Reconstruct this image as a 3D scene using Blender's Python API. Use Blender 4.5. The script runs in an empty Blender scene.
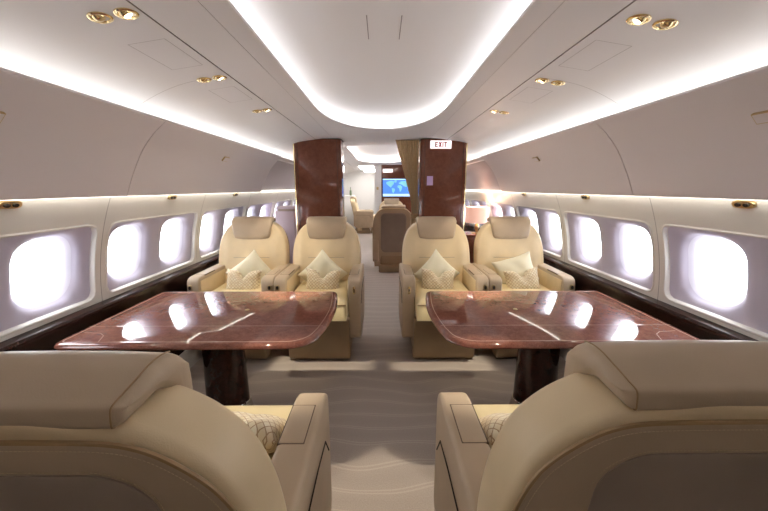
import bpy, bmesh, math, random
from mathutils import Vector, Matrix, Euler
from mathutils.bvhtree import BVHTree
random.seed(7)
S = bpy.context.scene
COL = S.collection
PI = math.pi

# ------------------------------------------------------------------ materials
def lin(c):
    return tuple((x/12.92 if x <= .04045 else ((x+.055)/1.055)**2.4) for x in [v/255 for v in c])
def mat(name, rgb, rough=.5, metal=0, coat=0, spec=.5, emit=None, estr=0, sheen=0):
    m = bpy.data.materials.new(name); m.use_nodes = True
    b = m.node_tree.nodes['Principled BSDF']
    b.inputs['Base Color'].default_value = (*lin(rgb), 1)
    b.inputs['Roughness'].default_value = rough
    b.inputs['Metallic'].default_value = metal
    b.inputs['Coat Weight'].default_value = coat
    b.inputs['Coat Roughness'].default_value = .02
    b.inputs['Specular IOR Level'].default_value = spec
    b.inputs['Sheen Weight'].default_value = sheen
    if emit:
        b.inputs['Emission Color'].default_value = (*lin(emit), 1)
        b.inputs['Emission Strength'].default_value = estr
    return m
def N(m, t, **kw):
    n = m.node_tree.nodes.new(t)
    for k, v in kw.items():
        if hasattr(n, k): setattr(n, k, v)
        else: n.inputs[k.replace('_', ' ')].default_value = v
    return n
def L(m, a, b): m.node_tree.links.new(a, b)
def B(m): return m.node_tree.nodes['Principled BSDF']
def ramp(m, fac, stops):
    r = N(m, 'ShaderNodeValToRGB')
    cr = r.color_ramp
    while len(cr.elements) < len(stops): cr.elements.new(.5)
    for e, (p, c) in zip(cr.elements, stops):
        e.position = p; e.color = (*lin(c), 1)
    L(m, fac, r.inputs['Fac']); return r
def bump(m, height, strength=.1, dist=.002):
    b = N(m, 'ShaderNodeBump'); b.inputs['Strength'].default_value = strength; b.inputs['Distance'].default_value = dist
    L(m, height, b.inputs['Height']); L(m, b.outputs['Normal'], B(m).inputs['Normal'])
def leather(name, rgb, rough=.42):
    m = mat(name, rgb, rough, spec=.4)
    tc = N(m, 'ShaderNodeTexCoord')
    v = N(m, 'ShaderNodeTexVoronoi'); v.inputs['Scale'].default_value = 420
    L(m, tc.outputs['Object'], v.inputs['Vector'])
    bump(m, v.outputs['Distance'], .12, .001)
    n = N(m, 'ShaderNodeTexNoise'); n.inputs['Scale'].default_value = 6
    L(m, tc.outputs['Object'], n.inputs['Vector'])
    d = tuple(int(c*.95) for c in rgb)
    r = ramp(m, n.outputs['Fac'], [(.3, d), (.7, rgb)])
    L(m, r.outputs['Color'], B(m).inputs['Base Color'])
    return m

M = {}
M['wall'] = mat('warm_white_panel', (221, 217, 210), .45)
M['bin'] = mat('bin_laminate', (222, 214, 214), .5)
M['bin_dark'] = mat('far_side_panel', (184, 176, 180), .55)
M['ceil'] = mat('ceiling_panel', (230, 226, 226), .5)
M['dome'] = mat('recess_panel', (230, 227, 227), .55)
M['gap'] = mat('shadow_gap', (120, 112, 108), .8)
M['crease'] = mat('seam_line', (150, 142, 140), .8)
M['hair'] = mat('hairline_joint', (186, 179, 177), .8)
M['revealgrey'] = mat('window_surround_fabric', (196, 190, 206), .7)
M['funnel'] = mat('window_sleeve', (214, 211, 222), .5)
M['tape'] = mat('led_tape', (255, 250, 235), .5, emit=(250, 251, 248), estr=2.35)
M['tape_dome'] = mat('led_tape_recess', (255, 252, 240), .5, emit=(248, 251, 254), estr=3.4)
M['tape_far'] = mat('led_tape_far', (255, 252, 240), .5, emit=(255, 250, 244), estr=9)
M['tape_low'] = mat('led_tape_low', (255, 246, 225), .5, emit=(255, 250, 238), estr=4.2)
M['cream'] = leather('cream_leather', (236, 217, 172))
M['pale'] = leather('pale_cream_leather', (236, 213, 172))
M['tan'] = leather('tan_leather', (200, 178, 150))
M['taupe'] = leather('taupe_leather', (172, 148, 118))
M['dark'] = leather('dark_taupe_leather', (168, 152, 138), .5)
M['piping'] = mat('piping_leather', (170, 140, 100), .5)
M['piping_dark'] = mat('dark_piping', (104, 86, 66), .6)
M['thread'] = mat('pale_thread', (214, 196, 160), .7)
M['crevice'] = mat('dark_crevice', (60, 48, 38), .8)
M['gold'] = mat('polished_gold', (240, 220, 172), .16, metal=1)
M['brass'] = mat('antique_brass', (200, 178, 134), .3, metal=1)
M['chrome'] = mat('brushed_steel', (200, 195, 188), .22, metal=1)
M['black'] = mat('black_plastic', (24, 22, 22), .4)
M['lens'] = mat('lamp_lens', (255, 244, 220), .3, emit=(255, 238, 205), estr=4)
M['plain'] = mat('cream_satin', (226, 218, 190), .45, sheen=.4)
M['aft'] = mat('aft_wall_laminate', (226, 214, 202), .6)
M['pink'] = mat('mauve_laminate', (206, 188, 196), .5)
M['white'] = mat('white_laminate', (235, 233, 230), .4)
M['green'] = mat('bottle_green', (96, 110, 84), .3)
M['sign'] = mat('sign_face', (255, 250, 250), .4, emit=(255, 246, 246), estr=.4)
M['signred'] = mat('sign_red', (170, 10, 40), .6)
M['placard'] = mat('lavender_placard', (206, 176, 216), .5)
M['lightpanel'] = mat('far_light_panel', (255, 255, 255), .5, emit=(255, 252, 250), estr=6)
M['screen'] = mat('screen_ocean', (40, 80, 190), .3, emit=(76, 124, 226), estr=.6)
M['screenband'] = mat('screen_ice', (170, 200, 240), .3, emit=(160, 200, 246), estr=.6)
M['land'] = mat('screen_land', (90, 150, 130), .3, emit=(110, 170, 186), estr=.6)

# glass pane: thin clear sheet
g = bpy.data.materials.new('window_pane'); g.use_nodes = True
nt = g.node_tree; nt.nodes.clear()
o_ = nt.nodes.new('ShaderNodeOutputMaterial'); mx = nt.nodes.new('ShaderNodeMixShader')
tr = nt.nodes.new('ShaderNodeBsdfTransparent'); gl = nt.nodes.new('ShaderNodeBsdfGlossy')
gl.inputs['Roughness'].default_value = .02; mx.inputs['Fac'].default_value = .06
nt.links.new(tr.outputs[0], mx.inputs[1]); nt.links.new(gl.outputs[0], mx.inputs[2]); nt.links.new(mx.outputs[0], o_.inputs[0])
M['glass'] = g

# lampshade: pink cloth, lamplight shining through it put in as emission
m = mat('pink_lampshade', (236, 196, 176), .8, emit=(240, 190, 170), estr=.25)
M['shade'] = m

# burl wood
def burl(name, c0, c1, c2, scale=9, rough=.05, coat=0):
    m = mat(name, c1, rough, coat=coat, spec=.5)
    tc = N(m, 'ShaderNodeTexCoord')
    n1 = N(m, 'ShaderNodeTexNoise'); n1.inputs['Scale'].default_value = scale; n1.inputs['Detail'].default_value = 8; n1.inputs['Roughness'].default_value = .65; n1.inputs['Distortion'].default_value = .6
    n2 = N(m, 'ShaderNodeTexNoise'); n2.inputs['Scale'].default_value = scale*9; n2.inputs['Detail'].default_value = 5
    L(m, tc.outputs['Object'], n1.inputs['Vector']); L(m, tc.outputs['Object'], n2.inputs['Vector'])
    mm = N(m, 'ShaderNodeMath', operation='MULTIPLY_ADD'); mm.inputs[1].default_value = .45
    L(m, n2.outputs['Fac'], mm.inputs[0]); 
    m2 = N(m, 'ShaderNodeMath', operation='MULTIPLY'); m2.inputs[1].default_value = .6
    L(m, n1.outputs['Fac'], m2.inputs[0]); L(m, m2.outputs[0], mm.inputs[2])
    r = ramp(m, mm.outputs[0], [(.36, c0), (.52, c1), (.68, c2)])
    L(m, r.outputs['Color'], B(m).inputs['Base Color'])
    return m
M['burl'] = burl('burl_table', (106, 62, 52), (134, 84, 70), (152, 102, 86), 26)
M['burldark'] = burl('burl_pedestal', (40, 20, 16), (54, 28, 22), (72, 38, 30), 26)
M['mahog'] = burl('mahogany_panel', (100, 56, 40), (118, 68, 50), (132, 80, 60), 18, .05)
M['dado'] = burl('dado_wood', (34, 18, 14), (46, 24, 19), (58, 32, 26), 16, .25)
M['inlay'] = mat('pale_inlay', (216, 176, 156), .15, coat=1)

# patterned cushion cloth: woven lattice
m = mat('patterned_cloth', (226, 212, 180), .75, sheen=.3)
tc = N(m, 'ShaderNodeTexCoord'); mp = N(m, 'ShaderNodeMapping'); mp.inputs['Rotation'].default_value = (0, 0, PI/4); mp.inputs['Scale'].default_value = (1, 1, 1)
L(m, tc.outputs['UV'], mp.inputs['Vector'])
br = N(m, 'ShaderNodeTexBrick'); br.offset = 0; br.inputs['Scale'].default_value = 15
br.inputs['Color1'].default_value = (*lin((236, 226, 200)), 1); br.inputs['Color2'].default_value = (*lin((222, 204, 168)), 1); br.inputs['Mortar'].default_value = (*lin((178, 148, 112)), 1)
br.inputs['Mortar Size'].default_value = .08; br.inputs['Brick Width'].default_value = 1; br.inputs['Row Height'].default_value = 1
L(m, mp.outputs['Vector'], br.inputs['Vector']); L(m, br.outputs['Color'], B(m).inputs['Base Color'])
M['pattern'] = m

# carpet: mauve taupe pile with wandering pale lines
m = mat('wave_carpet', (168, 152, 142), .95, spec=.1, sheen=.3)
tc = N(m, 'ShaderNodeTexCoord')
w = N(m, 'ShaderNodeTexWave', wave_type='BANDS', bands_direction='Y'); w.inputs['Scale'].default_value = 2.3; w.inputs['Distortion'].default_value = 9; w.inputs['Detail'].default_value = 1; w.inputs['Detail Scale'].default_value = .55
L(m, tc.outputs['Object'], w.inputs['Vector'])
r = ramp(m, w.outputs['Fac'], [(0, (182, 168, 156)), (.9, (186, 172, 160)), (.965, (202, 190, 176)), (1, (186, 172, 160))])
n = N(m, 'ShaderNodeTexNoise'); n.inputs['Scale'].default_value = 160; n.inputs['Detail'].default_value = 3
L(m, tc.outputs['Object'], n.inputs['Vector'])
mix = N(m, 'ShaderNodeMix', data_type='RGBA', blend_type='MULTIPLY'); mix.inputs[0].default_value = .3
r2 = ramp(m, n.outputs['Fac'], [(.3, (190, 190, 190)), (.7, (255, 255, 255))])
L(m, r.outputs['Color'], mix.inputs[6]); L(m, r2.outputs['Color'], mix.inputs[7]); L(m, mix.outputs[2], B(m).inputs['Base Color'])
bump(m, n.outputs['Fac'], .3, .004)
M['carpet'] = m

# curtain cloth
m = mat('gold_curtain', (206, 178, 132), .75, sheen=.5)
tc = N(m, 'ShaderNodeTexCoord'); w = N(m, 'ShaderNodeTexNoise'); w.inputs['Scale'].default_value = 60
L(m, tc.outputs['Object'], w.inputs['Vector'])
r = ramp(m, w.outputs['Fac'], [(.3, (236, 206, 156)), (.7, (252, 230, 188))]); L(m, r.outputs['Color'], B(m).inputs['Base Color'])
M['curtain'] = m

# ------------------------------------------------------------------ mesh helpers
def obj(name, bm, mats, parent=None, sharp=38, loc=None, smooth=True):
    bmesh.ops.remove_doubles(bm, verts=bm.verts, dist=1e-6)
    bmesh.ops.recalc_face_normals(bm, faces=bm.faces)
    a = math.radians(sharp)
    for e in bm.edges:
        if len(e.link_faces) == 2: e.smooth = e.calc_face_angle(0) < a
    for f in bm.faces: f.smooth = smooth
    me = bpy.data.meshes.new(name); bm.to_mesh(me); bm.free()
    o = bpy.data.objects.new(name, me); COL.objects.link(o)
    for mm in (mats if isinstance(mats, (list, tuple)) else [mats]): me.materials.append(M[mm] if isinstance(mm, str) else mm)
    if parent: o.parent = parent
    if loc: o.location = loc
    return o
def thing(name, label, cat, loc=(0, 0, 0), rz=0, group=None):
    o = bpy.data.objects.new(name, None); COL.objects.link(o); o.empty_display_size = .05
    o.location = loc; o.rotation_euler = (0, 0, rz)
    return tag(o, label, cat, group)
def tag(o, label, cat, group=None):
    o['label'] = label; o['category'] = cat
    if group: o['group'] = group
    return o
def struct(name, bm, mats, sharp=38, parent=None):
    o = obj(name, bm, mats, parent, sharp)
    if parent is None: o['kind'] = 'structure'
    return o
def BM(): return bmesh.new()
def box(bm, x0, x1, y0, y1, z0, z1, r=0, seg=3):
    vs = [bm.verts.new((x, y, z)) for x in (x0, x1) for y in (y0, y1) for z in (z0, z1)]
    fs = []
    for q in ((0, 1, 3, 2), (4, 6, 7, 5), (0, 4, 5, 1), (2, 3, 7, 6), (0, 2, 6, 4), (1, 5, 7, 3)):
        fs.append(bm.faces.new([vs[i] for i in q]))
    if r:
        es = list({e for f in fs for e in f.edges})
        bmesh.ops.bevel(bm, geom=es, offset=r, segments=seg, profile=.5, affect='EDGES')
def loft(bm, loops, closed=True, cap0=True, cap1=True, mi=0):
    rows = [[bm.verts.new(p) for p in lp] for lp in loops]
    n = len(rows[0])
    for a, b in zip(rows, rows[1:]):
        for i in range(n if closed else n-1):
            j = (i+1) % n
            f = bm.faces.new((a[i], a[j], b[j], b[i])); f.material_index = mi
    if cap0 and closed: bm.faces.new(rows[0]).material_index = mi
    if cap1 and closed: bm.faces.new(rows[-1]).material_index = mi
    return rows
def prism(bm, pts, x0, x1, r=.01, seg=3):
    """closed yz outline swept along x, both rims rounded"""
    cx = sum(p[0] for p in pts)/len(pts); cz = sum(p[1] for p in pts)/len(pts)
    lps = []
    def inset(d):
        n = len(pts); out = []
        for i in range(n):
            a, b, c = Vector(pts[i-1]), Vector(pts[i]), Vector(pts[(i+1) % n])
            n1 = (b-a); n2 = (c-b)
            n1 = Vector((n1.y, -n1.x)).normalized() if n1.length > 1e-9 else Vector((0, 0)); n2 = Vector((n2.y, -n2.x)).normalized() if n2.length > 1e-9 else n1
            nn = (n1+n2)
            nn = nn.normalized() if nn.length > 1e-6 else n1
            k = max(.5, nn.dot(n1))
            out.append(b + nn*d*sgn/k)
        return out
    area = sum(pts[i-1][0]*pts[i][1]-pts[i][0]*pts[i-1][1] for i in range(len(pts)))
    sgn = -1 if area > 0 else 1
    for k in range(seg+1):
        t = k/seg*PI/2
        lps.append((x0 + r*(1-math.sin(t)), inset(r*(1-math.cos(t)))) )
    lps.reverse()
    lps2 = [(x0+x1-x, q) for x, q in reversed(lps)]
    loft(bm, [[(x, p[0], p[1]) for p in q] for x, q in lps+lps2])
def tube(bm, pts, r, n=6, closed=False):
    pts = [Vector(p) for p in pts]; m = len(pts); loops = []
    up = Vector((0, 0, 1)); prev = None
    for i, p in enumerate(pts):
        t = (pts[(i+1) % m]-pts[i-1]) if closed else (pts[min(i+1, m-1)]-pts[max(i-1, 0)])
        t.normalize()
        if prev is None:
            a = t.cross(up)
            if a.length < .01: a = t.cross(Vector((1, 0, 0)))
        else: a = prev - t*prev.dot(t)
        a.normalize(); prev = a; b = t.cross(a)
        loops.append([p + a*r*math.cos(2*PI*k/n) + b*r*math.sin(2*PI*k/n) for k in range(n)])
    if closed: loops.append(loops[0])
    loft(bm, loops, cap0=not closed, cap1=not closed)
def lathe(bm, prof, n=24, sx=1, sy=1, c=(0, 0, 0), mi=0, cap=True):
    loft(bm, [[(c[0]+r*sx*math.cos(2*PI*k/n), c[1]+r*sy*math.sin(2*PI*k/n), c[2]+z) for k in range(n)] for r, z in prof], cap0=cap, cap1=cap, mi=mi)
def rrect(hw, hh, r, n=8, cx=0, cy=0):
    out = []
    for (sx, sy, a0) in ((1, 1, 0), (-1, 1, 90), (-1, -1, 180), (1, -1, 270)):
        for k in range(n+1):
            a = math.radians(a0+90*k/n)
            out.append((cx+sx*(hw-r)+r*math.cos(a), cy+sy*(hh-r)+r*math.sin(a)))
    return out
def spline(pts, n=8):
    """catmull-rom through 2-D points"""
    out = []; P = [Vector(p) for p in pts]
    for i in range(len(P)-1):
        p0 = P[max(i-1, 0)]; p1 = P[i]; p2 = P[i+1]; p3 = P[min(i+2, len(P)-1)]
        for k in range(n):
            t = k/n
            out.append(.5*((2*p1)+(p2-p0)*t+(2*p0-5*p1+4*p2-p3)*t*t+(3*p1-p0-3*p2+p3)*t**3))
    out.append(P[-1]); return out
def interp(tab, x):
    if x <= tab[0][0]: return tab[0][1]
    for (a, b), (c, d) in zip(tab, tab[1:]):
        if x <= c: return b+(d-b)*(x-a)/(c-a)
    return tab[-1][1]

# ------------------------------------------------------------------ cabin shell
R, ZC = 1.72, .70
def cyl(side, s, y, off=0):
    """point on the curved side wall: s = arc length above ZC, off = outward"""
    a = s/R
    return Vector((side*(R+off)*math.cos(a), y, ZC+(R+off)*math.sin(a)))
def s_of_z(z): return R*math.asin((z-ZC)/R)
PITCH, Y0 = 1.10, 2.57          # centre of the second window panel; panels at Y0 + k*PITCH
ZB, ZT = .765, 1.425            # bottom and top of the moulded panels
SB, ST = s_of_z(ZB), s_of_z(ZT)
SC = s_of_z(1.022)              # window centre
HOLE = (.5, .222, .05)          # half width (y), half height (s), corner radius
YA, YZ = -.9, 13.0
NP = range(-1, 7)               # k of panels with windows

def rr_hit(hw, hh, r, ang, cy=0, cs=0, ox=0, oy=0):
    """distance from origin (ox,oy) along ang to a rounded rectangle centred at (cy,cs)"""
    c, s = math.cos(ang), math.sin(ang)
    lo, hi = 0, 5
    for _ in range(40):
        m_ = (lo+hi)/2
        px, py = abs(ox+c*m_-cy), abs(oy+s*m_-cs)
        qx, qy = px-(hw-r), py-(hh-r)
        d = math.hypot(max(qx, 0), max(qy, 0))+min(max(qx, qy), 0)-r
        if d < 0: lo = m_
        else: hi = m_
    return lo
def angles(extra, n=112):
    return sorted({round(2*PI*k/n-PI, 6) for k in range(n)} | {round(a, 6) for a in extra})
def rect_dist(y0, y1, s0, s1, a):
    c, s = math.cos(a), math.sin(a); t = 9
    if c > 1e-9: t = min(t, y1/c)
    if c < -1e-9: t = min(t, y0/c)
    if s > 1e-9: t = min(t, s1/s)
    if s < -1e-9: t = min(t, s0/s)
    return t

def side_wall(side, name):
    bm = BM()
    hy = PITCH/2-.002
    y0, y1, s0, s1 = -hy, hy, SB-SC, ST-SC
    ex = [math.atan2(b, a) for a in (y0, y1) for b in (s0, s1)]
    hw, hh, r = HOLE
    ex += [math.atan2(sb*(hh-r*.3), sa*(hw-r*.3)) for sa in (1, -1) for sb in (1, -1)]
    A = angles(ex)
    for k in NP:
        yc = Y0+k*PITCH
        rows = []
        for j in range(6):
            t = j/5; row = []
            for a in A:
                do = rect_dist(y0, y1, s0, s1, a); di = rr_hit(hw+.016, hh+.016, r+.016, a)
                d = do+(di-do)*t
                row.append(cyl(side, SC+d*math.sin(a), yc+d*math.cos(a)))
            rows.append(row)
        for (g_, off) in ((.009, -.005), (.003, -.003), (0, .003), (-.003, .022)):
            rows.append([cyl(side, SC+rr_hit(hw+g_, hh+g_, r+g_, a)*math.sin(a), yc+rr_hit(hw+g_, hh+g_, r+g_, a)*math.cos(a), off) for a in A])
        loft(bm, rows, cap0=False, cap1=False)
    # plain panels before and after the windowed ones
    ya, yb = Y0+(NP[0]-.5)*PITCH, Y0+(NP[-1]+.5)*PITCH
    for (a, b) in ((YA, ya), (yb, YZ)):
        if b-a > .01:
            loft(bm, [[cyl(side, SB+(ST-SB)*i/10, y) for i in range(11)] for y in (a, b)], closed=False)
    # narrow backing behind every seam
    for k in list(NP)+[NP[-1]+1]:
        y = Y0+(k-.5)*PITCH
        loft(bm, [[cyl(side, SB+(ST-SB)*i/10, yy, .004) for i in range(11)] for yy in (y-.02, y+.02)], closed=False, mi=1)
    # wall above, behind the bins, and below, behind the dado
    up = [(R*math.cos(ST/R), ZT), (1.60, 1.5), (1.58, 1.7), (1.47, 1.862)]
    loft(bm, [[(side*x, y, z) for x, z in up] for y in (YA, YZ)], closed=False)
    loft(bm, [[cyl(side, s_of_z(z), y) for z in (-.02, .2, .4, .6, .7, ZB)] for y in (YA, YZ)], closed=False)
    struct(name, bm, ['wall', 'crease'], 30)

PANE = {}
def window(n, side, yc, half):
    """one window: half of the grey surround in the recess, bell-mouth sleeve, pane"""
    bm = BM()
    hw, hh, r = HOLE; g_ = .010
    oy = half*.262                                    # window centre relative to the panel centre
    # the half recess seen from the window centre
    ex = [math.atan2(sb*(hh+g_), -half*abs(oy)) for sb in (1, -1)]
    ex += [math.atan2(sb*(hh-.05+.05*math.sin(q)), half*(hw-.05+.05*math.cos(q))-oy) for sb in (1, -1) for q in (.2, .5, .8, 1.1, 1.4)]
    A = angles(ex, 72)
    WH = (.132, .148, .09)
    def outer(a):
        d = rr_hit(hw+g_, hh+g_, r+g_, a, ox=oy, oy=0)
        c = math.cos(a)*half
        if c < -1e-9: d = min(d, abs(oy)/(-c))
        return d
    rows = []
    for (t, gr, off) in ((0, 0, .022), (.25, 0, .0225), (.45, 0, .026), (.62, 0, .032), (.78, 0, .041), (.9, 0, .052), (1, 0, .066), (None, .010, .082), (None, .002, .105), (None, -.004, .145)):
        row = []
        for a in A:
            if t is None: d = rr_hit(WH[0]+gr, WH[1]+gr, WH[2]+gr, a)
            else:
                d0 = outer(a); d1 = min(d0, rr_hit(WH[0]+.03, WH[1]+.028, WH[2]+.026, a)); d = d0+(d1-d0)*t
            row.append(cyl(side, SC-.006+d*math.sin(a), yc+oy+d*math.cos(a), off))
        rows.append(row)
    rr = [[bm.verts.new(p) for p in lp] for lp in rows]
    n_ = len(A)
    for q, (a, b) in enumerate(zip(rr, rr[1:])):
        for i in range(n_):
            j = (i+1) % n_
            f = bm.faces.new((a[i], a[j], b[j], b[i])); f.material_index = 1 if q >= 6 else 0
    w = struct('window_%d' % n, bm, ['revealgrey', 'funnel'], 60)
    pb = BM()
    A2 = [2*PI*k/40 for k in range(40)]
    loft(pb, [[cyl(side, SC-.006+rr_hit(*[q-.004 for q in WH], a)*math.sin(a), yc+oy+rr_hit(*[q-.004 for q in WH], a)*math.cos(a), off) for a in A2] for off in (.125, .129)])
    obj('pane', pb, 'glass', w)

side_wall(-1, 'wall_left'); side_wall(1, 'wall_right')
n = 0
for k in NP:
    for side in (-1, 1):
        for half in (-1, 1):
            n += 1; window(n, side, Y0+k*PITCH, half)

# dado: dark wood ledge along both walls
for side, nm in ((-1, 'baseboard_left'), (1, 'baseboard_right')):
    bm = BM()
    pr = [(1.60, 0), (1.655, .35), (1.668, .70), (1.655, .725), (1.655, .75), (1.665, .762), (1.722, .768), (1.722, .3), (1.62, -.01)]
    loft(bm, [[(side*x, y, z) for x, z in pr] for y in (YA, YZ)])
    struct(nm, bm, 'dado', 30)

bm = BM(); box(bm, -1.66, 1.66, YA, YZ, -.05, 0); struct('floor', bm, 'carpet')

# side ceiling panels with the cove trough above the bins (rounded shoulder), seam lines as real grooves
CEILP = [(1.47, 1.862), (1.40, 1.90), (1.31, 1.95), (1.21, 1.995), (1.11, 2.028), (1.0, 2.050), (.858, 2.0685)]
def side_ceiling(side, nm):
    bm = BM()
    pr = spline(CEILP, 5)
    loft(bm, [[(side*p[0], y, p[1]) for p in pr] for y in (YA, 2.078, 2.082, 4.398, 4.402, YZ)], closed=False)
    # groove
    gr = [(.858, 2.0685), (.858, 2.078), (.851, 2.078), (.851, 2.0695)]
    loft(bm, [[(side*x, y, z) for x, z in gr] for y in (YA, YZ)], closed=False, mi=1)
    pr = [(.851, 2.0695), (.75, 2.081), (.640, 2.0893)]
    loft(bm, [[(side*x, y, z) for x, z in pr] for y in (YA, YZ)], closed=False)
    gr = [(.640, 2.0893), (.640, 2.0915), (.638, 2.0915), (.638, 2.0893)]
    loft(bm, [[(side*x, y, z) for x, z in gr] for y in (YA, YZ)], closed=False, mi=3)
    # hatch outlines and cross seams: shallow dark joints
    def joint(pts, w=.0028):
        for a, b in zip(pts, pts[1:]):
            a, b = Vector(a), Vector(b); d = (b-a).normalized(); nrm = Vector((side*.25, 0, 1)).normalized(); p = d.cross(nrm)*w/2
            off = Vector((0, 0, -.0012))
            f = bm.faces.new([bm.verts.new(q+off) for q in (a+p, b+p, b-p, a-p)]); f.material_index = 3
    zs = lambda x: interp(sorted([(q[0], q[1]) for q in spline(CEILP, 5)]), x)
    for (ya, yb) in ((1.58, 1.89), (2.26, 2.57)):
        q = [(side*1.06, ya), (side*.905, ya), (side*.905, yb), (side*1.06, yb), (side*1.06, ya)]
        joint([(x, y, zs(abs(x))) for x, y in q])
    xs = [1.40-.52*i/12 for i in range(13)]
    for ys in (2.08, 4.40): joint([(side*x, ys, zs(x)) for x in xs], .004)
    # trough floor behind the bins and the LED tape lying in it
    tb = [(1.262, 1.835), (1.285, 1.80), (1.44, 1.80), (1.47, 1.862)]
    loft(bm, [[(side*x, y, z) for x, z in tb] for y in (YA, YZ)], closed=False)
    tp = [(1.355, 1.804), (1.395, 1.804)]
    loft(bm, [[(side*x, y, z) for x, z in tp] for y in (-.2, 10.4)], closed=False, mi=2)
    return struct(nm, bm, ['ceil', 'crease', 'tape', 'hair'], 25)
side_ceiling(-1, 'trim_1'); side_ceiling(1, 'trim_2')

# centre ceiling with two long rounded recesses
def recess_loop(a, b0, y0, y1, b1, d=0, n=28):
    """half width a, near end at y0 (ellipse depth b0), far end at y1 (ellipse depth b1); d grows it"""
    out = []
    for k in range(n+1):
        t = PI*k/n
        out.append(((a+d)*math.cos(t), y1-b1+(b1+d)*math.sin(t)))
    m_ = 16
    for k in range(1, m_): out.append((-(a+d), (y1-b1)+((y0+b0)-(y1-b1))*k/m_))
    for k in range(n+1):
        t = PI+PI*k/n
        out.append(((a+d)*math.cos(t), y0+b0+(b0+d)*math.sin(t)))
    for k in range(1, m_): out.append(((a+d), (y0+b0)+((y1-b1)-(y0+b0))*k/m_))
    return out
RC = [(.553, .35, -.4, 4.10, 1.10), (.575, .30, 5.50, 9.35, 1.10)]
ZCL = 2.10
bm = BM()
edges = []
def add_loop(pts):
    vs = [bm.verts.new((x, y, ZCL if abs(x) < .6 else 2.0893)) for x, y in pts]
    for i in range(len(vs)): edges.append(bm.edges.new((vs[i-1], vs[i])))
    return vs
ys = [YA+(YZ-YA)*i/40 for i in range(41)]
add_loop([(.638, y) for y in ys]+[(-.638, y) for y in reversed(ys)])
lips = [add_loop(recess_loop(*q)) for q in RC]
bmesh.ops.triangle_fill(bm, use_beauty=True, edges=edges)
for q in RC:
    A_ = recess_loop(*q); rows = [A_]
    lo = lambda d, z: [(x, y, z) for x, y in recess_loop(*q, d=d)]
    loft(bm, [lo(0, ZCL), lo(-.006, ZCL+.004), lo(-.006, ZCL+.014), lo(.006, ZCL+.018), lo(.12, ZCL+.018)], cap0=False, cap1=False)
struct('ceiling', bm, ['ceil'], 50)
for i, q in enumerate(RC):
    bm = BM()
    lo = lambda d, z: [(x, y, z) for x, y in recess_loop(*q, d=d)]
    prof = [(.12, ZCL+.018), (.125, ZCL+.05)]
    for k in range(1, 9):
        t = k/8*PI/2
        prof.append((.125-.33*(1-math.cos(t)), ZCL+.05+.10*math.sin(t)))
    rows = loft(bm, [lo(d, z) for d, z in prof], cap0=False, cap1=True)
    for f in bm.faces:
        if len(f.verts) > 6: bmesh.ops.triangulate(bm, faces=[f]); break
    # LED tape lying on the trough floor all round
    loft(bm, [lo(.078, ZCL+.022), lo(.112, ZCL+.022)], cap0=False, cap1=False, mi=1)
    if i == 0:      # two short hinge slots in the middle of the recess panel
        for x in (-.069, .098):
            box(bm, x-.002, x+.002, 1.80, 2.06, ZCL+.149, ZCL+.1505)
            for f in bm.faces[-6:] if False else []: pass
    struct('trim_%d' % (3+i), bm, ['dome', 'tape_dome' if i == 0 else 'tape_far'], 30)
bm = BM()
for x in (-.069, .098): box(bm, x-.0022, x+.0022, 1.80, 2.06, ZCL+.147, ZCL+.1515)
struct('trim_5', bm, 'crease')

# end walls
bm = BM(); box(bm, -1.75, 1.75, YA-.05, YA, -.05, 2.3); struct('wall_back', bm, 'aft')
bm = BM(); box(bm, -1.75, 1.75, YZ, YZ+.05, -.05, 2.3); struct('wall_front', bm, 'white')

# ------------------------------------------------------------------ overhead bins
def bin_unit(side, y0, y1, label):
    t = thing('overhead_bin', label, 'overhead bin', (side*1.4, (y0+y1)/2, 1.41), 0, 'closed bins along the cabin walls')
    W = lambda x, y, z: (side*x-side*1.4, y-(y0+y1)/2, z-1.41)
    face = spline([(1.555, 1.402), (1.528, 1.404), (1.516, 1.414), (1.465, 1.532), (1.392, 1.665), (1.315, 1.758), (1.247, 1.818), (1.238, 1.83), (1.245, 1.838)], 4)
    outl = [tuple(p) for p in face]+[(1.262, 1.835), (1.285, 1.80), (1.42, 1.78), (1.55, 1.62), (1.575, 1.45)]
    g_ = .0025
    bm = BM()
    loft(bm, [[W(x, y, z) for x, z in outl] for y in (y0+g_, y1-g_)])
    obj('body', bm, 'bin', t, 35)
    # dark joint between neighbours
    bm = BM(); inner = [(x+.006, z+.0) for x, z in outl]
    loft(bm, [[W(x, y, z) for x, z in inner] for y in (y1-g_, y1+g_ if y1 < 4.3 else y1-.001)])
    obj('joint', bm, 'gap', t, 35)
    return t, W
def bin_latch(t, W, y):
    bm = BM()
    # little framed flap lying on the bin face at z=1.70
    c = Vector((1.361, 0, 1.698)); d = Vector((-.66, 0, .75)).normalized(); nrm = Vector((-.75, 0, -.66)).normalized()
    def P(a, b, h): v = c+d*a+nrm*h; return W(v.x, y+b, v.z)
    for (ha, hb, h0, h1, mi) in ((.022, .046, -.004, .0065, 0), (.0185, .0425, .0, .0078, 1)):
        lp = [(-ha, -hb), (ha, -hb), (ha, hb), (-ha, hb)]
        loft(bm, [[P(a, b, h) for a, b in lp] for h in (h0, h1)], mi=mi)
    obj('latch', bm, ['brass', 'bin'], t, 30)
words = {-1: 'left', 1: 'right'}
for side in (-1, 1):
    t, W = bin_unit(side, YA, 2.08, 'closed mauve overhead bin above the nearest %s windows, nearest the viewer' % words[side]); bin_latch(t, W, 1.26)
    t, W = bin_unit(side, 2.08, 4.40, 'closed mauve overhead bin over the farther %s seats, ending before the wood cabinet' % words[side]); bin_latch(t, W, 3.10)
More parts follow.
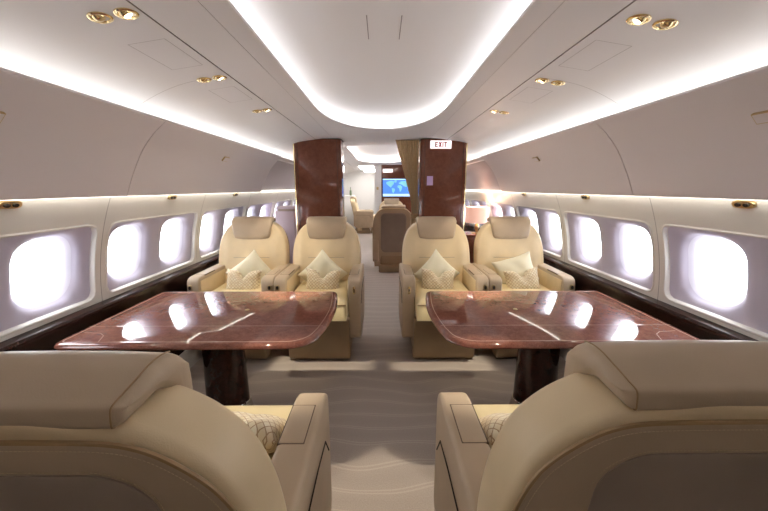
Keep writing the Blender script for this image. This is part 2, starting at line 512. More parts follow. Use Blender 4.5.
# shallow side panels of the next cabin
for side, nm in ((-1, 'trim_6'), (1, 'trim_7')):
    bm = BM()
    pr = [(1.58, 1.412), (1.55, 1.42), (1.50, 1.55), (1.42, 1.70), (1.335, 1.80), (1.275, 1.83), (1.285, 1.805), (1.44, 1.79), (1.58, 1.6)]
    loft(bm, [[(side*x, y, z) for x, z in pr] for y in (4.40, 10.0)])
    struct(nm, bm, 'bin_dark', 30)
# low light line under the bins
for side, nm in ((-1, 'trim_8'), (1, 'trim_9')):
    bm = BM(); loft(bm, [[(side*x, y, z) for x, z in ((1.542, 1.4005), (1.556, 1.4005), (1.556, 1.404), (1.542, 1.404))] for y in (YA+.1, 9.9)])
    struct(nm, bm, 'tape_low')

# ------------------------------------------------------------------ reading lights under the bins
def oval(bm, c, ax, ay, nz, hw, hh, h0, h1, mi=0, n=24, k=3.0):
    def sp(t):
        a, b = math.cos(t), math.sin(t); return (hw*math.copysign(abs(a)**(2/k), a), hh*math.copysign(abs(b)**(2/k), b))
    q = [sp(2*PI*i/n) for i in range(n)]
    loft(bm, [[c+ax*u*s+ay*v*s+nz*h for u, v in q] for s, h in ((1, h0), (1, h1*.6), (.92, h1))], mi=mi)
pos = {-1: (1.47, 2.617, 3.754), 1: (1.487, 2.662, 3.817)}
wh = ('nearest the viewer', 'above the middle window panel', 'farthest, above the facing seats')
for side in (-1, 1):
    for y, w in zip(pos[side], wh):
        c0 = cyl(side, s_of_z(1.383), y); t = thing('reading_light', 'oval brass twin reading light under the %s bin, %s' % (words[side], w), 'reading light', c0, 0, 'reading lights under the bins')
        a = s_of_z(1.383)/R; nz = Vector((-side*math.cos(a), 0, -math.sin(a))); ay = Vector((-side*math.sin(a), 0, math.cos(a))); ax = Vector((0, 1, 0)); c = Vector()
        bm = BM(); oval(bm, c, ax, ay, nz, .05, .018, 0, .012); obj('housing', bm, 'brass', t)
        for s in (-1, 1):
            bm = BM(); oval(bm, c+ax*.018*s, ax, ay, nz, .013, .0095, .008, .017, k=2); obj('nozzle', bm, 'black', t)

# ------------------------------------------------------------------ gold downlights
DL = {-1: [(-1.005, 1.37, 0, 'off'), (-.91, 1.37, 1, 'lit'), (-1.0, 2.09, 0, 'off'), (-.912, 2.09, 1, 'lit'), (-.99, 2.90, 0, 'off'), (-.912, 2.90, 1, 'lit')],
      1: [(.945, 1.39, 1, 'lit'), (1.045, 1.39, 0, 'off'), (.928, 2.12, 1, 'lit'), (1.02, 2.12, 0, 'off'), (.915, 2.93, 1, 'lit'), (.995, 2.93, 0, 'off')]}
row = {1.37: 'nearest', 1.39: 'nearest', 2.09: 'middle', 2.12: 'middle', 2.90: 'farthest', 2.93: 'farthest'}
zsl = spline(CEILP, 8)
for side in (-1, 1):
    for x, y, lit, _ in DL[side]:
        z = interp(sorted([(q[0], q[1]) for q in zsl]), abs(x)); inner = bool(lit)
        t = thing('downlight', 'gold rimmed ceiling downlight in the %s %s pair, %s one' % (row[y], words[side], 'aisle side' if inner else 'window side'), 'downlight', (x, y, z), 0, 'gold downlights in the side ceiling')
        t.rotation_euler = (0, side*.16, 0)
        bm = BM(); lathe(bm, [(.038, .004), (.039, -.003), (.035, -.006), (.030, -.006), (.026, .002), (.025, .02)], 32, cap=False); obj('rim', bm, 'gold', t, 50)
        e = BM(); lathe(e, [(.0005, -.010), (.010, -.009), (.018, -.005), (.0235, .003), (.024, .018)], 24, cap=False)
        ob = obj('eyeball', e, 'gold', t, 60); ob.rotation_euler = (.35, side*.35, 0)
        e = BM(); lathe(e, [(.0005, -.0125), (.011, -.0115), (.014, -.008), (.014, -.004)], 20); ob = obj('lens', e, 'lens' if lit else 'brass', t, 60); ob.rotation_euler = (.35, side*.35, 0)

# ------------------------------------------------------------------ seats
ZTOP = 1.145
ARCH = [(.10, .325), (.5, .335), (.70, .345), (.80, .346), (.90, .338), (.98, .318), (1.04, .288), (1.09, .240), (1.125, .175), (1.142, .09), (1.145, 0)]
REAR = [(.10, .320), (.5, .330), (.70, .338), (.80, .338), (.90, .330), (.97, .312), (1.02, .287), (1.065, .247), (1.09, .21), (1.1015, .165), (1.1045, .09), (1.105, 0)]
def arch0(d=0, zb=.10, tab=None):
    """closed x,z outline of the backrest inset by d"""
    half = spline([(w, z) for z, w in (tab or ARCH)], 6)
    half = [p for p in half]
    pts = [(p.x, p.y) for p in half]
    n = len(pts); out = []
    for i, p in enumerate(pts):
        a = Vector(pts[max(i-1, 0)]); b = Vector(pts[min(i+1, n-1)]); t = (b-a).normalized(); nn = Vector((-t.y, t.x))
        if i == n-1: nn = Vector((0, -1))
        q = Vector(p)+nn*d; out.append((max(q.x, 0), q.y))
    right = [(x, max(z, zb+d)) for x, z in out]
    return right+[(-x, z) for x, z in reversed(right[:-1])]
def back_y0(z): return -.125-.235*(z-.6)
def seat(name, label, loc, rz, aisle, cat='seat', group=None, head_up=0, detail=True, ws=1.0, fwd=0, shell=('tan', 'dark')):
    back_y = lambda z: back_y0(z)+fwd*min(1, max(0, (z-.5)/.5))
    t = thing(name, label, cat, loc, rz, group)
    TH = .14
    # base and leg rest
    bm = BM(); box(bm, -.25, .25, -.24, .25, 0, .14, .02); box(bm, -.22, .22, -.2, .22, .13, .42, .02); obj('base', bm, 'taupe', t)
    bm = BM(); prism(bm, [(.335, .015), (.35, .03), (.42, .37), (.405, .40), (.35, .40), (.26, .06), (.26, .015)], -.262, .262, .015); obj('leg_rest', bm, 'taupe', t, 50)
    # cushion
    bm = BM()
    nx, ny = 20, 22; x0, x1, y0, y1 = -.248, .248, -.16, .485
    def cush(u, v, top):
        x = x0+(x1-x0)*u; y = y0+(y1-y0)*v
        e = min(1, min(u, 1-u)/.10)*1.0; f = min(1, min(v, 1-v)/.10)
        rnd = (1-(1-e)**2)*(1-(1-f)**2)
        z = (.547+.042*rnd-.012*math.sin(PI*u)*0) if top else (.415-.0*rnd)
        return (x, y+(.018*math.sqrt(max(0, rnd)) if v > .97 else 0), z)
    rowsT = [[bm.verts.new(cush(i/nx, j/ny, True)) for i in range(nx+1)] for j in range(ny+1)]
    rowsB = [[bm.verts.new(cush(i/nx, j/ny, False)) for i in range(nx+1)] for j in range(ny+1)]
    for j in range(ny):
        for i in range(nx):
            bm.faces.new((rowsT[j][i], rowsT[j][i+1], rowsT[j+1][i+1], rowsT[j+1][i])); bm.faces.new((rowsB[j][i], rowsB[j+1][i], rowsB[j+1][i+1], rowsB[j][i+1]))
    for i in range(nx):
        bm.faces.new((rowsT[ny][i], rowsT[ny][i+1], rowsB[ny][i+1], rowsB[ny][i])); bm.faces.new((rowsT[0][i], rowsB[0][i], rowsB[0][i+1], rowsT[0][i+1]))
    for j in range(ny):
        bm.faces.new((rowsT[j][0], rowsT[j+1][0], rowsB[j+1][0], rowsB[j][0])); bm.faces.new((rowsT[j][nx], rowsB[j][nx], rowsB[j+1][nx], rowsT[j+1][nx]))
    cu = obj('seat_cushion', bm, 'cream', t, 50)
    bm = BM(); tube(bm, [(-.246, .485, .546), (-.1, .489, .547), (.1, .489, .547), (.246, .485, .546)], .004); obj('piping', bm, 'piping', cu)
    # backrest: one thick arch, cushioned front, lumbar crease only as a drawn shade line
    bm = BM()
    def lay(d, dy): return [(x, back_y(z)+dy, z) for x, z in arch(d)]
    loops = []
    nr = 14
    def arch(d=0, zb=.10, tab=None): return [(x*ws, z) for x, z in arch0(d, zb, tab)]
    A0 = arch(.022)
    for k in range(nr, -1, -1):
        s = 1-(k/nr)**1.0 if k < nr else .02
        s = max(s, .02)
        lp = []
        for x, z in A0:
            zz = .62+(z-.62)*s; xx = x*s
            e = 1-s
            cre = 0
            bul = .022*(1-s**4)
            bolster = .018*math.exp(-((abs(xx)-.25)/.05)**2)*(1 if zz < .98 else max(0, 1-(zz-.98)/.08))
            lp.append((xx, back_y(zz)+bul*.8+cre+bolster*(1-s**6), zz))
        loops.append(lp)
    for k in range(1, 5):
        a = k/4*PI/2; loops.append(lay(.022*(1-math.sin(a)), -.022*(1-math.cos(a))))
    for k in range(0, 5):
        a = k/4*PI/2; loops.append(lay(.028*(1-math.cos(a)), -TH+.028*(1-math.sin(a))))
    loops.append(lay(.06, -TH+.001)); loops.append(lay(.12, -TH+.001))
    loft(bm, loops)
    bvh = BVHTree.FromBMesh(bm)
    ln = [bvh.ray_cast(Vector((-.17+.34*i/24, .5, .80)), Vector((0, -1, 0)))[0] for i in range(25)]
    bk = obj('backrest', bm, 'pale', t, 50)
    bm = BM(); tube(bm, [p+Vector((0, -.001, 0)) for p in ln if p], .0036, 6); obj('lumbar_crease_shade', bm, 'tan', bk)  # darker tan cord stands in for the soft shading of the crease
    # rear shell panel with piping and stitches
    def rear(pts, off): return [(x, back_y(z)-TH-off, z) for x, z in pts]
    bm = BM(); loft(bm, [rear(arch(0, tab=REAR), -.004), rear(arch(0, tab=REAR), .004), rear(arch(.006, tab=REAR), .007), rear(arch(.06, tab=REAR), .008)])
    rp = obj('rear_panel', bm, shell[0], t, 40)
    bm = BM(); tube(bm, rear(arch(-.001, tab=REAR), .002), .004, 6, True); obj('piping', bm, 'piping', rp)
    def stitches(pts, off, step=.0062, ln=.0038, r=.0006):
        bm = BM(); P = [Vector(p) for p in rear(pts, off)]; acc = 0
        for a, b in zip(P, P[1:]):
            d = (b-a).length
            if d < 1e-5: continue
            u = (b-a)/d; s = -acc
            while s < d:
                if s >= 0: tube(bm, [a+u*s, a+u*min(s+ln, d+.003)], r, 4)
                s += step
            acc = (d-(s-step)) if s-step < d else 0
        return bm
    if detail:
        up = [p for p in arch(.010, tab=REAR) if p[1] > .7]; obj('stitching', stitches(up, .0075), 'thread', rp)
    # dark inset
    def inset(d):
        pts = []
        hw, zt, zb, r = .212-d, 1.046-d, .36+d, .085-d*.5
        for (sx, cz, a0) in ((1, zt-r, 0), (-1, zt-r, 90), (-1, zb+r, 180), (1, zb+r, 270)):
            for k in range(9):
                a = math.radians(a0+90*k/8); pts.append((sx*(hw-r)+r*math.cos(a), cz+r*math.sin(a)))
        return pts
    bm = BM(); loft(bm, [rear(inset(0), .004), rear(inset(0), .011), rear(inset(.006), .0135), rear(inset(.03), .014)]); ip = obj('inset_panel', bm, shell[1], rp, 40)
    if detail: obj('stitching', stitches([p for p in inset(-.006) if p[1] > .7], .009), 'thread', rp)
    # headrest: hood over the top of the back
    h = head_up
    pf = [(-.215, .962), (-.196, .972), (-.190, 1.0), (-.194, 1.07), (-.210, 1.13), (-.232, 1.162), (-.262, 1.176), (-.295, 1.178), (-.33, 1.171), (-.365, 1.160), (-.377, 1.156), (-.3815, 1.150), (-.3835, 1.130), (-.380, 1.123), (-.372, 1.121), (-.35, 1.124), (-.30, 1.128), (-.262, 1.10), (-.245, 1.02), (-.235, .965)]
    sp = [tuple(p) for p in spline(pf+[pf[0]], 3)][:-1]
    cy_, cz_ = -.29, 1.15
    bm = BM()
    secs = []
    for x, k in ((-.2, .035), (-.199, .016), (-.195, .007), (-.187, .002), (-.178, 0), (-.1, -.001), (0, -.002), (.1, -.001), (.178, 0), (.187, .002), (.195, .007), (.199, .016), (.2, .035)):
        lp = []
        for (y, z) in sp:
            # pull towards the profile's own centre line for the rounded ends
            q = Vector((y, z)); 
            cen = Vector((-.245, min(max(z, 1.0), 1.15))) if z < 1.12 else Vector((min(max(y, -.365), -.255), 1.148))
            v = cen-q; l = v.length
            q2 = q+v.normalized()*min(k, l*.9) if l > 1e-6 else q
            wz = .90+.10*min(1, max(0, (q2.y-.98)/.15)); 
            if y < -.33: wz = 1.0-.04*min(1, (-.33-y)/.08)
            e6 = (abs(x)/.2)**7
            zz = q2.y+(.024*e6 if q2.y < 1.03 else 0)*min(1, (1.03-q2.y)/.05 if q2.y < 1.03 else 0)-(.006*e6 if q2.y > 1.14 and q2.x > -.3 else 0)
            lp.append((x*wz*(.96 if ws < 1 else 1), q2.x-.235*h+fwd, zz+h))
        secs.append(lp)
    loft(bm, secs); hr = obj('headrest', bm, 'tan', t, 55)
    if detail:
        for sx in (-1, 1):
            bm = BM()
            seam = [p for p in sp if p[1] > 1.125 or p[0] > -.24]
            ln = [(sx*.186*(1.0 if y > -.33 else 1.0-.04*min(1, (-.33-y)/.08))*(.90+.10*min(1, max(0, (z-.98)/.15))), y, z) for y, z in sp if z > 1.119 and y < -.245 and not (z < 1.1275 and y > -.379)]
            cen = Vector((0, -.32, 1.15))
            tube(bm, [(x, y-.235*h+fwd, z+h+.0005) for x, y, z in ln], .0013, 5); obj('seam', bm, 'piping', hr)
    if detail:
        bm = BM(); box(bm, .02, .12, -.225, -.205, .956, .967, .003); obj('headrest_clip', bm, 'crevice', hr)
    # armrests
    for sx in (-1, 1):
        xi, xo = (.250, .355) if sx > 0 else (-.355, -.250)
        pr = [(-.27, .27), (-.27, .66), (-.255, .72), (-.22, .732), (.20, .732), (.28, .732), (.31, .726), (.333, .712), (.345, .688), (.350, .65), (.352, .28), (.345, .24), (.30, .20), (-.20, .20)]
        if sx == aisle: pr = [(y, z if z > .5 else z-.01) for y, z in pr]
        bm = BM(); prism(bm, pr, xi, xo, .016, 4); ar = obj('armrest', bm, 'tan', t, 50)
        # cream leather lining on the side towards the sitter
        xa = xi if sx > 0 else xo
        bm = BM(); box(bm, xa-.004, xa+.004, -.20, .322, .55, .700, .0035); obj('inner_panel', bm, 'pale', ar, 50)
        # inset lid on top
        a, b = (xi+.004, xo-.026) if sx > 0 else (xi+.026, xo-.004)
        bm = BM(); box(bm, a, b, .055, .232, .715, .7345, .006); obj('lid', bm, 'tan', ar, 50)
        bm = BM(); box(bm, a-.0012, b+.0012, .0540, .2330, .715, .7326); obj('lid_gap', bm, 'piping_dark', ar)
        if sx == aisle:
            bm = BM(); box(bm, (xi+xo)/2-.010, (xi+xo)/2+.010, .349, .358, .595, .66, .004); l = obj('latch', bm, 'gold', ar)
            bm = BM(); box(bm, (xi+xo)/2-.005, (xi+xo)/2+.005, .355, .362, .61, .64, .002); obj('latch_button', bm, 'crevice', l)
            bm = BM()
            xs = xo+.001 if sx > 0 else xi-.001
            tube(bm, [(xs, .30, .50), (xs, .24, .585), (xs, .10, .60), (xs, -.2, .60)], .0028, 6); obj('side_seam', bm, 'crevice', ar)
        else:
            c = Vector(((xi+xo)/2+sx*.02, .349, .65)); bm = BM()
            oval(bm, c, Vector((1, 0, 0)), Vector((0, 0, 1)), Vector((0, 1, 0)), .017, .024, 0, .008, k=2.4); l = obj('knob_plate', bm, 'brass', ar)
            bm = BM(); oval(bm, c, Vector((1, 0, 0)), Vector((0, 0, 1)), Vector((0, 1, 0)), .010, .016, .006, .014, k=2); obj('knob', bm, 'crevice', l)
    return t

YN = .80; YF = 3.04
seat('cabin_seat', 'cream and brown leather seat seen from behind, nearest on the left', (-.552, YN, 0), 0, 1, group='seats around the two tables')
seat('cabin_seat', 'cream and brown leather seat seen from behind, nearest on the right', (.560, YN, 0), 0, -1, fwd=.035, group='seats around the two tables')
seat('cabin_seat', 'cream leather seat facing the viewer beyond the left table, by the window', (-1.238, YF, 0), PI, 0, ws=.94, group='seats around the two tables')
seat('cabin_seat', 'cream leather seat facing the viewer beyond the left table, beside the aisle', (-.528, YF, 0), PI, -1, ws=.94, group='seats around the two tables')
seat('cabin_seat', 'cream leather seat facing the viewer beyond the right table, beside the aisle', (.528, YF, 0), PI, 1, ws=.94, group='seats around the two tables')
seat('cabin_seat', 'cream leather seat facing the viewer beyond the right table, by the window', (1.242, YF, 0), PI, 0, ws=.94, group='seats around the two tables')
seat('cabin_seat', 'brown backed seat standing in the middle of the far aisle, seen from behind', (.20, 6.02, 0), 0, -1, detail=False, shell=('tan', 'dark'))
seat('cabin_seat', 'far cream seat just below the wall screen, only its top showing', (.27, 8.95, 0), PI, 0, detail=False)
seat('cabin_seat', 'far beige seat turned sideways in the bright doorway at the end', (-.62, 11.3, 0), -PI/2, 1, detail=False)

# ------------------------------------------------------------------ cushions
def pillow(name, label, loc, rot, hw, hh, th, m, group, chop=0, n=22):
    bm = BM(); uvl = bm.loops.layers.uv.new('UVMap')
    def P(u, v, s):
        # corners pulled to points, sides drawn in
        k = 1-.10*(1-abs(v)**2.2)*abs(u)**3; k2 = 1-.10*(1-abs(u)**2.2)*abs(v)**3
        x = u*hw*k; z = v*hh*k2
        d = th*((1-u**4)*(1-v**4))**.55
        if chop:
            w_ = math.exp(-(u/.26)**2)*max(0, (v+.35)/1.35)**1.4
            z -= chop*w_; d *= 1-.25*w_
        wr = .0035*math.sin(9*u+4*v)*(1-u*u)*(1-v*v)
        return (x, s*d+wr, z)
    F = {}
    for s in (1, -1):
        g_ = [[bm.verts.new(P(-1+2*i/n, -1+2*j/n, s)) for i in range(n+1)] for j in range(n+1)]
        for j in range(n):
            for i in range(n):
                f = bm.faces.new((g_[j][i], g_[j][i+1], g_[j+1][i+1], g_[j+1][i]))
                for lp, (a, b) in zip(f.loops, ((i, j), (i+1, j), (i+1, j+1), (i, j+1))): lp[uvl].uv = (a/n, b/n*hh/hw)
    o = obj(name, bm, m, None, 80); o.location = loc; o.rotation_euler = rot
    tag(o, label, 'cushion', group)
    return o
GP = 'plain cream cushions on the facing seats'; GT = 'patterned cushions on the facing seats'
seats4 = [(-1.225, 'far left window', .20, 0), (-.528, 'left aisle', .0, 0), (.528, 'right aisle', -.02, 0), (1.235, 'far right window', .4, 1)]
for x, w, tw, low in seats4:
    if low:
        pillow('cushion', 'plain cream cushion tilted on the %s seat behind a patterned one' % w, (x+.0, YF+.02, .70), (-.32, -.30, 0), .185, .135, .06, 'plain', GP)
    else:
        pillow('cushion', 'plain cream cushion standing on its corner on the %s seat' % w, (x+(.03 if x < -1 else -.015), YF+.03, .668), (-.30, PI/4+tw*.5, 0), .166, .166, .06, 'plain', GP)
    pillow('cushion', 'small patterned cushion with a dented top on the %s seat' % w, (x+(-.03 if x > 0 and not low else .01), YF-.125, .645), (-.30, .05 if not low else -.12, 0), .155, .105, .06, 'pattern', GT, chop=.07)
for sx, w in ((-1, 'left'), (1, 'right')):
    pillow('cushion', 'patterned cushion half hidden on the nearest %s seat' % w, (sx*.46, YN+.20, .655), (1.0, 0, sx*.15), .165, .12, .055, 'pattern', 'patterned cushions on the nearest seats', chop=.05)

# ------------------------------------------------------------------ tables
def table(side):
    w = words[side]
    t = thing('dining_table', 'glossy red burl wood table on a dark pedestal, %s of the aisle' % w, 'table', (side*.93, 1.927, 0), 0, 'burl tables between the seats')
    X = lambda x: side*x-side*.93
    y0, y1 = 1.508-1.927, 2.385-1.927
    # outline: bowed aisle edge, round near-aisle corner, straight window edge
    def outline(d):
        pts = []
        def arc(cx, cy, r, a0, a1, n=10):
            for k in range(n+1):
                a = math.radians(a0+(a1-a0)*k/n); pts.append((cx+(r-d)*math.cos(a), cy+(r-d)*math.sin(a)))
        # in a frame where the aisle is towards -x
        arc(.315+.16, y0+.16, .16, 270, 180+8)
        for k in range(1, 10):
            f = k/10; pts.append((.313-.030*math.sin(PI*min(1, f*1.0))+d, y0+.13+(y1-.06-(y0+.13))*f))
        arc(.315+.055, y1-.055, .055, 172, 90)
        arc(1.585-.05, y1-.05, .05, 90, 0); arc(1.585-.06, y0+.06, .06, 0, -90)
        return pts
    bm = BM(); o = outline(0)
    loft(bm, [[(X(x), y, z) for x, y in outline(d)] for d, z in ((.03, .688), (.012, .690), (.003, .695), (0, .702), (.002, .708), (.008, .7155), (.016, .719), (.022, .72))])
    top = obj('tabletop', bm, 'burl', t, 40)
    def strip(bm, pts, wd, closed):
        P = [Vector((X(x), y, 0)) for x, y in pts]; n = len(P); a_, b_ = [], []
        for i in range(n):
            tt = (P[(i+1) % n]-P[i-1]) if closed else (P[min(i+1, n-1)]-P[max(i-1, 0)])
            tt.normalize(); q = Vector((-tt.y, tt.x, 0))*wd/2
            a_.append(P[i]+q); b_.append(P[i]-q)
        for i in range(n if closed else n-1):
            j = (i+1) % n
            lo = [Vector((v.x, v.y, .7195)) for v in (a_[i], a_[j], b_[j], b_[i])]; hi = [Vector((v.x, v.y, .7206)) for v in (a_[i], a_[j], b_[j], b_[i])]
            bm.faces.new([bm.verts.new(v) for v in hi])
    bm = BM(); strip(bm, outline(.036), .005, True); obj('inlay', bm, 'inlay', top)
    bm = BM(); strip(bm, [(.318, 1.737-1.927), (1.57, 1.737-1.927)], .004, False); obj('fold_line', bm, 'inlay', top)
    bm = BM(); strip(bm, [(x, y) for x, y in ((1.37, y0+.04), (1.40, y0+.11), (1.44, y0+.14), (1.53, y0+.15))], .004, False); obj('corner_inlay', bm, 'inlay', top)
    bm = BM(); lathe(bm, [(.013, .7195), (.013, .7225), (.009, .724)], 20, c=(X(.82), 1.985-1.927, 0)); bt = obj('button', bm, 'brass', top)
    # apron plate and pedestal
    bm = BM(); box(bm, -.30, .30, -.22, .22, .655, .690, .006); obj('apron', bm, 'burldark', t)
    bm = BM(); lathe(bm, [(.129, .05), (.128, .12), (.123, .4), (.120, .658)], 40, 1.0, .8, (side*.028, 0, 0)); obj('pedestal', bm, 'burldark', t)
    bm = BM(); lathe(bm, [(.19, 0), (.19, .012), (.17, .03), (.15, .07), (.138, .12), (.133, .15), (.130, .155)], 40, 1.0, .8, (side*.028, 0, 0)); obj('foot_collar', bm, 'chrome', t)
table(-1); table(1)

# ------------------------------------------------------------------ wood cabinets flanking the aisle
def cabinet(side, x0, x1, label):
    w = words[side]
    cx, cy = (x0+x1)/2, 4.83
    t = thing('wood_cabinet', label, 'cabinet', (cx, cy, 0), 0, 'tall cabinets beside the aisle')
    hw, hd = (x1-x0)/2, .18
    bm = BM(); loft(bm, [[(x, y, z) for x, y in rrect(hw, hd, .05, 6)] for z in (0, 2.062, 2.072)]); obj('body', bm, 'mahog', t, 30)
    bm = BM(); 
    for sx in (-1, 1):
        x = sx*(hw-.052); box(bm, x-.0025, x+.0025, -hd-.0012, -hd+.002, .02, 2.07)
    obj('door_joint', bm, 'crevice', t)
    bm = BM(); box(bm, -hw+.06, hw-.06, -hd-.004, -hd+.01, .05, 2.05, .004); d = obj('door', bm, 'mahog', t, 30)
    bm = BM(); xo = -side*0+side*(hw-.006)
    pts = [(x, y) for x, y in rrect(hw+.0015, hd+.0015, .05, 6) if x*side > hw-.05+.012 and y < -hd+.04]
    bm2 = BM(); tube(bm2, [(side*(hw-.004), -hd+.012, z) for z in (.02, 1.0, 2.08)], .008, 6); bm.free(); obj('edge_trim', bm2, 'gold', t)
    bm = BM(); loft(bm, [[(x, y, z) for x, y in rrect(hw+.004, hd+.004, .052, 6)] for z in (2.072, 2.08)]); obj('top_trim', bm, 'crevice', t, 30)
    return t, cx, cy-hd
cabinet(-1, -1.155, -.529, 'tall glossy mahogany cabinet left of the far aisle')
tr_, ccx, cyf = cabinet(1, .519, 1.128, 'tall glossy mahogany cabinet right of the far aisle under an exit sign')
# lit exit sign
t = thing('exit_sign', 'lit white exit sign with red letters high on the right wood cabinet', 'sign', (.774, cyf-.004, 2.005))
bm = BM(); box(bm, -.138, .138, -.022, 0, -.05, .05, .005); obj('sign_box', bm, 'sign', t)
def letter(ch, x, z, h, w, s):
    q = []
    b = lambda x0, x1, z0, z1: q.append(((x0, z0), (x1, z0), (x1, z1), (x0, z1)))
    if ch == 'E': b(0, s, 0, h); b(0, w, 0, s); b(0, w*.85, h/2-s/2, h/2+s/2); b(0, w, h-s, h)
    if ch == 'I': b(0, s, 0, h)
    if ch == 'T': b(w/2-s/2, w/2+s/2, 0, h); b(0, w, h-s, h)
    if ch == 'X': q.append(((0, 0), (s*1.3, 0), (w, h), (w-s*1.3, h))); q.append(((w-s*1.3, 0), (w, 0), (s*1.3, h), (0, h)))
    return [[(x+p[0], z+p[1]) for p in poly] for poly in q]
bm = BM(); x = -.076
for ch, w in (('E', .036), ('X', .042), ('I', .012), ('T', .040)):
    for poly in letter(ch, x, -.031, .062, w, .012): loft(bm, [[(a, yy, b) for a, b in poly] for yy in (-.0225, -.0245)])
    x += w+.009
obj('lettering', bm, 'signred', t, 30)
bm = BM(); box(bm, -.04, .04, -.006, 0, -.06, .06, .002); o = obj('placard', bm, 'placard', None, loc=(.645, cyf-.004, 1.545)); tag(o, 'small lavender placard on the right wood cabinet', 'placard')

# ------------------------------------------------------------------ curtain
t = thing('curtain', 'gathered gold brown curtain tied beside the right wood cabinet', 'curtain', (.378, 4.86, 0))
bm = BM()
ed = [(0, .425, .548), (.35, .42, .548), (.8, .43, .548), (1.02, .455, .546), (1.1, .458, .546), (1.28, .445, .548), (1.6, .36, .548), (1.9, .275, .548), (2.09, .225, .548)]
rows = []
for k in range(46):
    z = .02+2.07*k/45
    xl = interp([(a, b) for a, b, c in ed], z); xr = interp([(a, c) for a, b, c in ed], z)
    amp = .008+.008*min(1, abs(z-1.06)/.6)
    rows.append([(xl+(xr-xl)*i/90-.41, amp*math.sin(2*PI*9*i/90+.6*math.sin(z*2))+.006*math.sin(23*i/90*2*PI+z*3), z) for i in range(91)])
lp = [r_+[(x, y+.006, z) for x, y, z in reversed(r_)] for r_ in rows]
loft(bm, lp); obj('drape', bm, 'curtain', t, 80)
bm = BM(); lathe(bm, [(.060, 1.03), (.063, 1.045), (.063, 1.075), (.060, 1.09)], 24, 1, .62, (.094, .0, 0), cap=False); obj('tieback', bm, 'piping', t, 60)
bm = BM(); box(bm, -.19, .13, -.02, .02, 2.085, 2.098); obj('track', bm, 'brass', t)

# ------------------------------------------------------------------ next cabin: lamp, side cabinets
t = thing('side_cabinet', 'dark wood side cabinet behind the right window seat under a table lamp', 'cabinet', (1.40, 5.14, 0))
bm = BM(); box(bm, -.16, .19, -.2, .2, 0, .75, .006); obj('body', bm, 'mahog', t); bm = BM(); box(bm, -.17, .20, -.21, .21, .75, .78, .006); obj('top', bm, 'mahog', t)
bm = BM(); box(bm, -.15, .18, -.205, -.198, .42, .73, .003); d = obj('drawer', bm, 'mahog', t); bm = BM(); lathe(bm, [(.012, 0), (.014, .01), (.008, .02)], 12); o = obj('knob', bm, 'gold', d, loc=(0, -.205, .6)); o.rotation_euler = (PI/2, 0, 0)
t = thing('table_lamp', 'table lamp with a pale pink drum shade behind the right window seat', 'lamp', (1.428, 5.10, .78))
bm = BM(); lathe(bm, [(.075, 0), (.075, .012), (.02, .02), (.018, .05), (.035, .08), (.038, .11), (.018, .15), (.012, .2), (.012, .26)], 24); obj('lamp_base', bm, 'brass', t)
bm = BM(); lathe(bm, [(.172, .165), (.168, .395), (.165, .395), (.169, .165)], 40, cap=False); obj('lamp_shade', bm, 'shade', t, 40)
bm = BM(); lathe(bm, [(.002, .2), (.02, .215), (.028, .245), (.02, .275), (.002, .29)], 16); obj('bulb', bm, 'lens', t, 60)
t = thing('mauve_divider', 'mauve divider unit behind the left window seat beside the wood cabinet', 'divider', (-1.415, 5.15, 0))
bm = BM(); box(bm, -.135, .145, -.15, .15, 0, 1.12, .01); obj('body', bm, 'pink', t); bm = BM(); box(bm, -.10, .145, -.155, .155, 1.15, 1.185, .004); obj('top_ledge', bm, 'pink', t); bm = BM(); box(bm, -.09, .14, -.145, .145, 1.115, 1.152); obj('slot', bm, 'dark', t)

# ------------------------------------------------------------------ far bulkhead with screen and doorway
bm = BM(); box(bm, -.19, .0, 9.95, 10.05, 0, 2.1); struct('wall_mid', bm, 'white')
bm = BM(); box(bm, -1.62, -1.1, 9.95, 10.05, 0, 2.02); struct('wall_mid_left', bm, 'white')
bm = BM(); box(bm, 0, 1.62, 9.95, 10.05, 0, 2.02); box(bm, 0, .85, 9.95, 10.05, 2.01, 2.1); struct('wall_mid_right', bm, 'mahog')
t = thing('wall_screen', 'wall screen showing a blue world map on the far dark wood wall', 'screen', (.465, 9.95, 1.46))
hw, hh = .425, .245
bm = BM(); box(bm, -hw-.02, hw+.02, -.03, 0, -hh-.02, hh+.02, .006); obj('bezel', bm, 'black', t)
bm = BM(); box(bm, -hw, hw, -.033, -.028, -hh, hh); dsp = obj('display', bm, 'screen', t)
bm = BM(); box(bm, -hw, hw, -.0345, -.031, -hh, -hh+.07); box(bm, -hw, hw, -.0345, -.031, hh-.028, hh); obj('polar_band', bm, 'screenband', dsp)
lands = [[(-.33, .15), (-.2, .19), (-.1, .17), (-.12, .1), (-.16, .05), (-.2, .0), (-.26, .05), (-.32, .1)], [(-.17, -.01), (-.09, -.03), (-.08, -.08), (-.13, -.16), (-.16, -.1)], [(-.1, .2), (-.03, .21), (-.04, .15), (-.08, .14)],
         [(.02, .12), (.08, .17), (.25, .19), (.38, .16), (.36, .1), (.3, .03), (.22, .02), (.16, .05), (.1, .09)], [(.0, .06), (.08, .07), (.13, .02), (.1, -.08), (.06, -.12), (.04, -.02), (-.01, .01)], [(.28, -.06), (.35, -.05), (.36, -.1), (.29, -.11)]]
bm = BM()
for q in lands: loft(bm, [[(x, y, z-.0) for x, z in q] for y in (-.032, -.0345)])
obj('land_mass', bm, 'land', dsp, 30)
t = thing('lit_sign', 'small lit white sign panel above the wall screen', 'sign', (.19, 9.95, 1.93)); bm = BM(); box(bm, -.15, .13, -.03, 0, -.05, .05, .006); obj('sign_box', bm, 'sign', t)
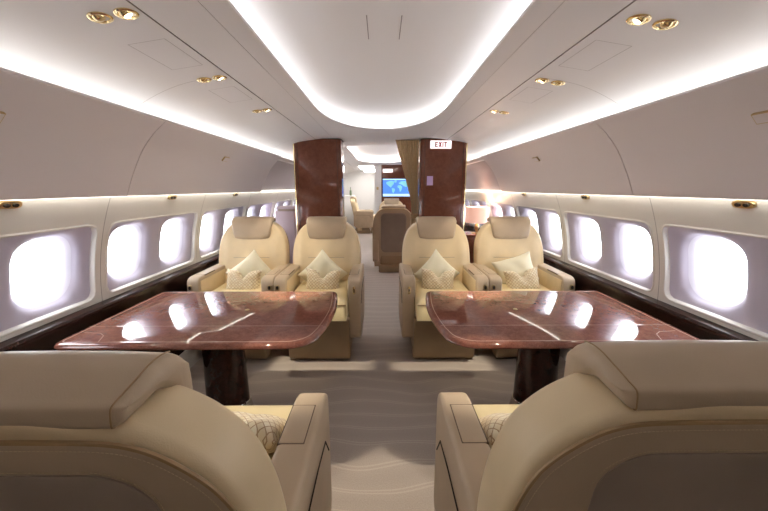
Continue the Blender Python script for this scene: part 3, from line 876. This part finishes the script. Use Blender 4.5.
bm = BM(); box(bm, -.03, .03, -.008, 0, -.04, .04, .004); o = obj('call_switch', bm, 'brass', None, loc=(-.11, 9.95, 1.44)); tag(o, 'small dark switch plate on the white post beside the doorway', 'switch')
# end room: counter, bottle, ceiling light
t = thing('white_counter', 'white counter behind the sideways seat in the bright doorway', 'counter', (-1.25, 12.1, 0)); bm = BM(); box(bm, -.3, .3, -.25, .25, 0, 1.16, .01); obj('body', bm, 'white', t); bm = BM(); box(bm, -.31, .31, -.26, .26, 1.16, 1.2, .006); obj('top', bm, 'white', t)
bm = BM(); lathe(bm, [(.035, 0), (.038, .02), (.038, .15), (.015, .2), (.013, .27), (.016, .28)], 16); o = obj('bottle', bm, 'green', None, loc=(-1.06, 11.95, 1.2)); tag(o, 'green bottle standing on the white counter in the doorway', 'bottle')
bm = BM(); box(bm, -1.0, -.25, 10.5, 12.4, 2.085, 2.099); struct('trim_10', bm, 'lightpanel')
t = thing('doorway_light', 'bright white lit panel at the top of the far doorway', 'light', (-.36, 11.0, 1.99)); bm = BM(); box(bm, -.17, .17, -.03, .03, -.05, .05, .006); obj('light_box', bm, 'lightpanel', t); bm = BM(); box(bm, -.01, .01, -.01, .01, .045, .1); obj('hanger', bm, 'white', t)

# ------------------------------------------------------------------ lamps
def spot(x, y, z, e, col=(1, .9, .72), ang=52):
    d = bpy.data.lights.new('downlight_beam', 'SPOT'); d.energy = e; d.color = col; d.spot_size = math.radians(ang); d.spot_blend = .5; d.shadow_soft_size = .02
    o = bpy.data.objects.new('downlight_beam', d); COL.objects.link(o); o.location = (x, y, z); return o
for side in (-1, 1):
    for x, y, lit, _ in DL[side]:
        if lit:
            z = interp(sorted([(q[0], q[1]) for q in zsl]), abs(x)); 
            far = y > 2.5
            tgt = Vector((side*.42, 1.27, .58)) if y < 1.5 else Vector((side*.52, 2.60, 0)) if not far else Vector((side*.9, 3.0, .6))
            o = spot(x, y, z-.03, 12 if far else (24 if y < 1.5 else 50), ang=52 if far else (30 if y < 1.5 else 25))
            o.rotation_euler = (tgt-o.location).to_track_quat('-Z', 'Y').to_euler()
d = bpy.data.lights.new('lamp_glow', 'POINT'); d.energy = 2.5; d.color = (1, .72, .5); d.shadow_soft_size = .04
o = bpy.data.objects.new('lamp_glow', d); COL.objects.link(o); o.location = (1.428, 5.10, 1.16)

# ------------------------------------------------------------------ daylight, camera, view
w = bpy.data.worlds.new('sky'); S.world = w; w.use_nodes = True
bg = w.node_tree.nodes['Background']; bg.inputs['Color'].default_value = (.94, .965, 1, 1); bg.inputs['Strength'].default_value = 4.8

P = math.atan(67.5/(768*16/36))
cam = bpy.data.cameras.new('camera'); cam.lens = 16; cam.sensor_width = 36; cam.clip_start = .02
co = bpy.data.objects.new('camera', cam); COL.objects.link(co)
co.location = (0, 0, 1.45); co.rotation_euler = (PI/2-P, 0, -math.atan(2.5/341))
S.camera = co
S.view_settings.view_transform = 'Standard'; S.view_settings.look = 'None'; S.view_settings.gamma = 1; S.view_settings.use_curve_mapping = False
S.view_settings.exposure = 1.38
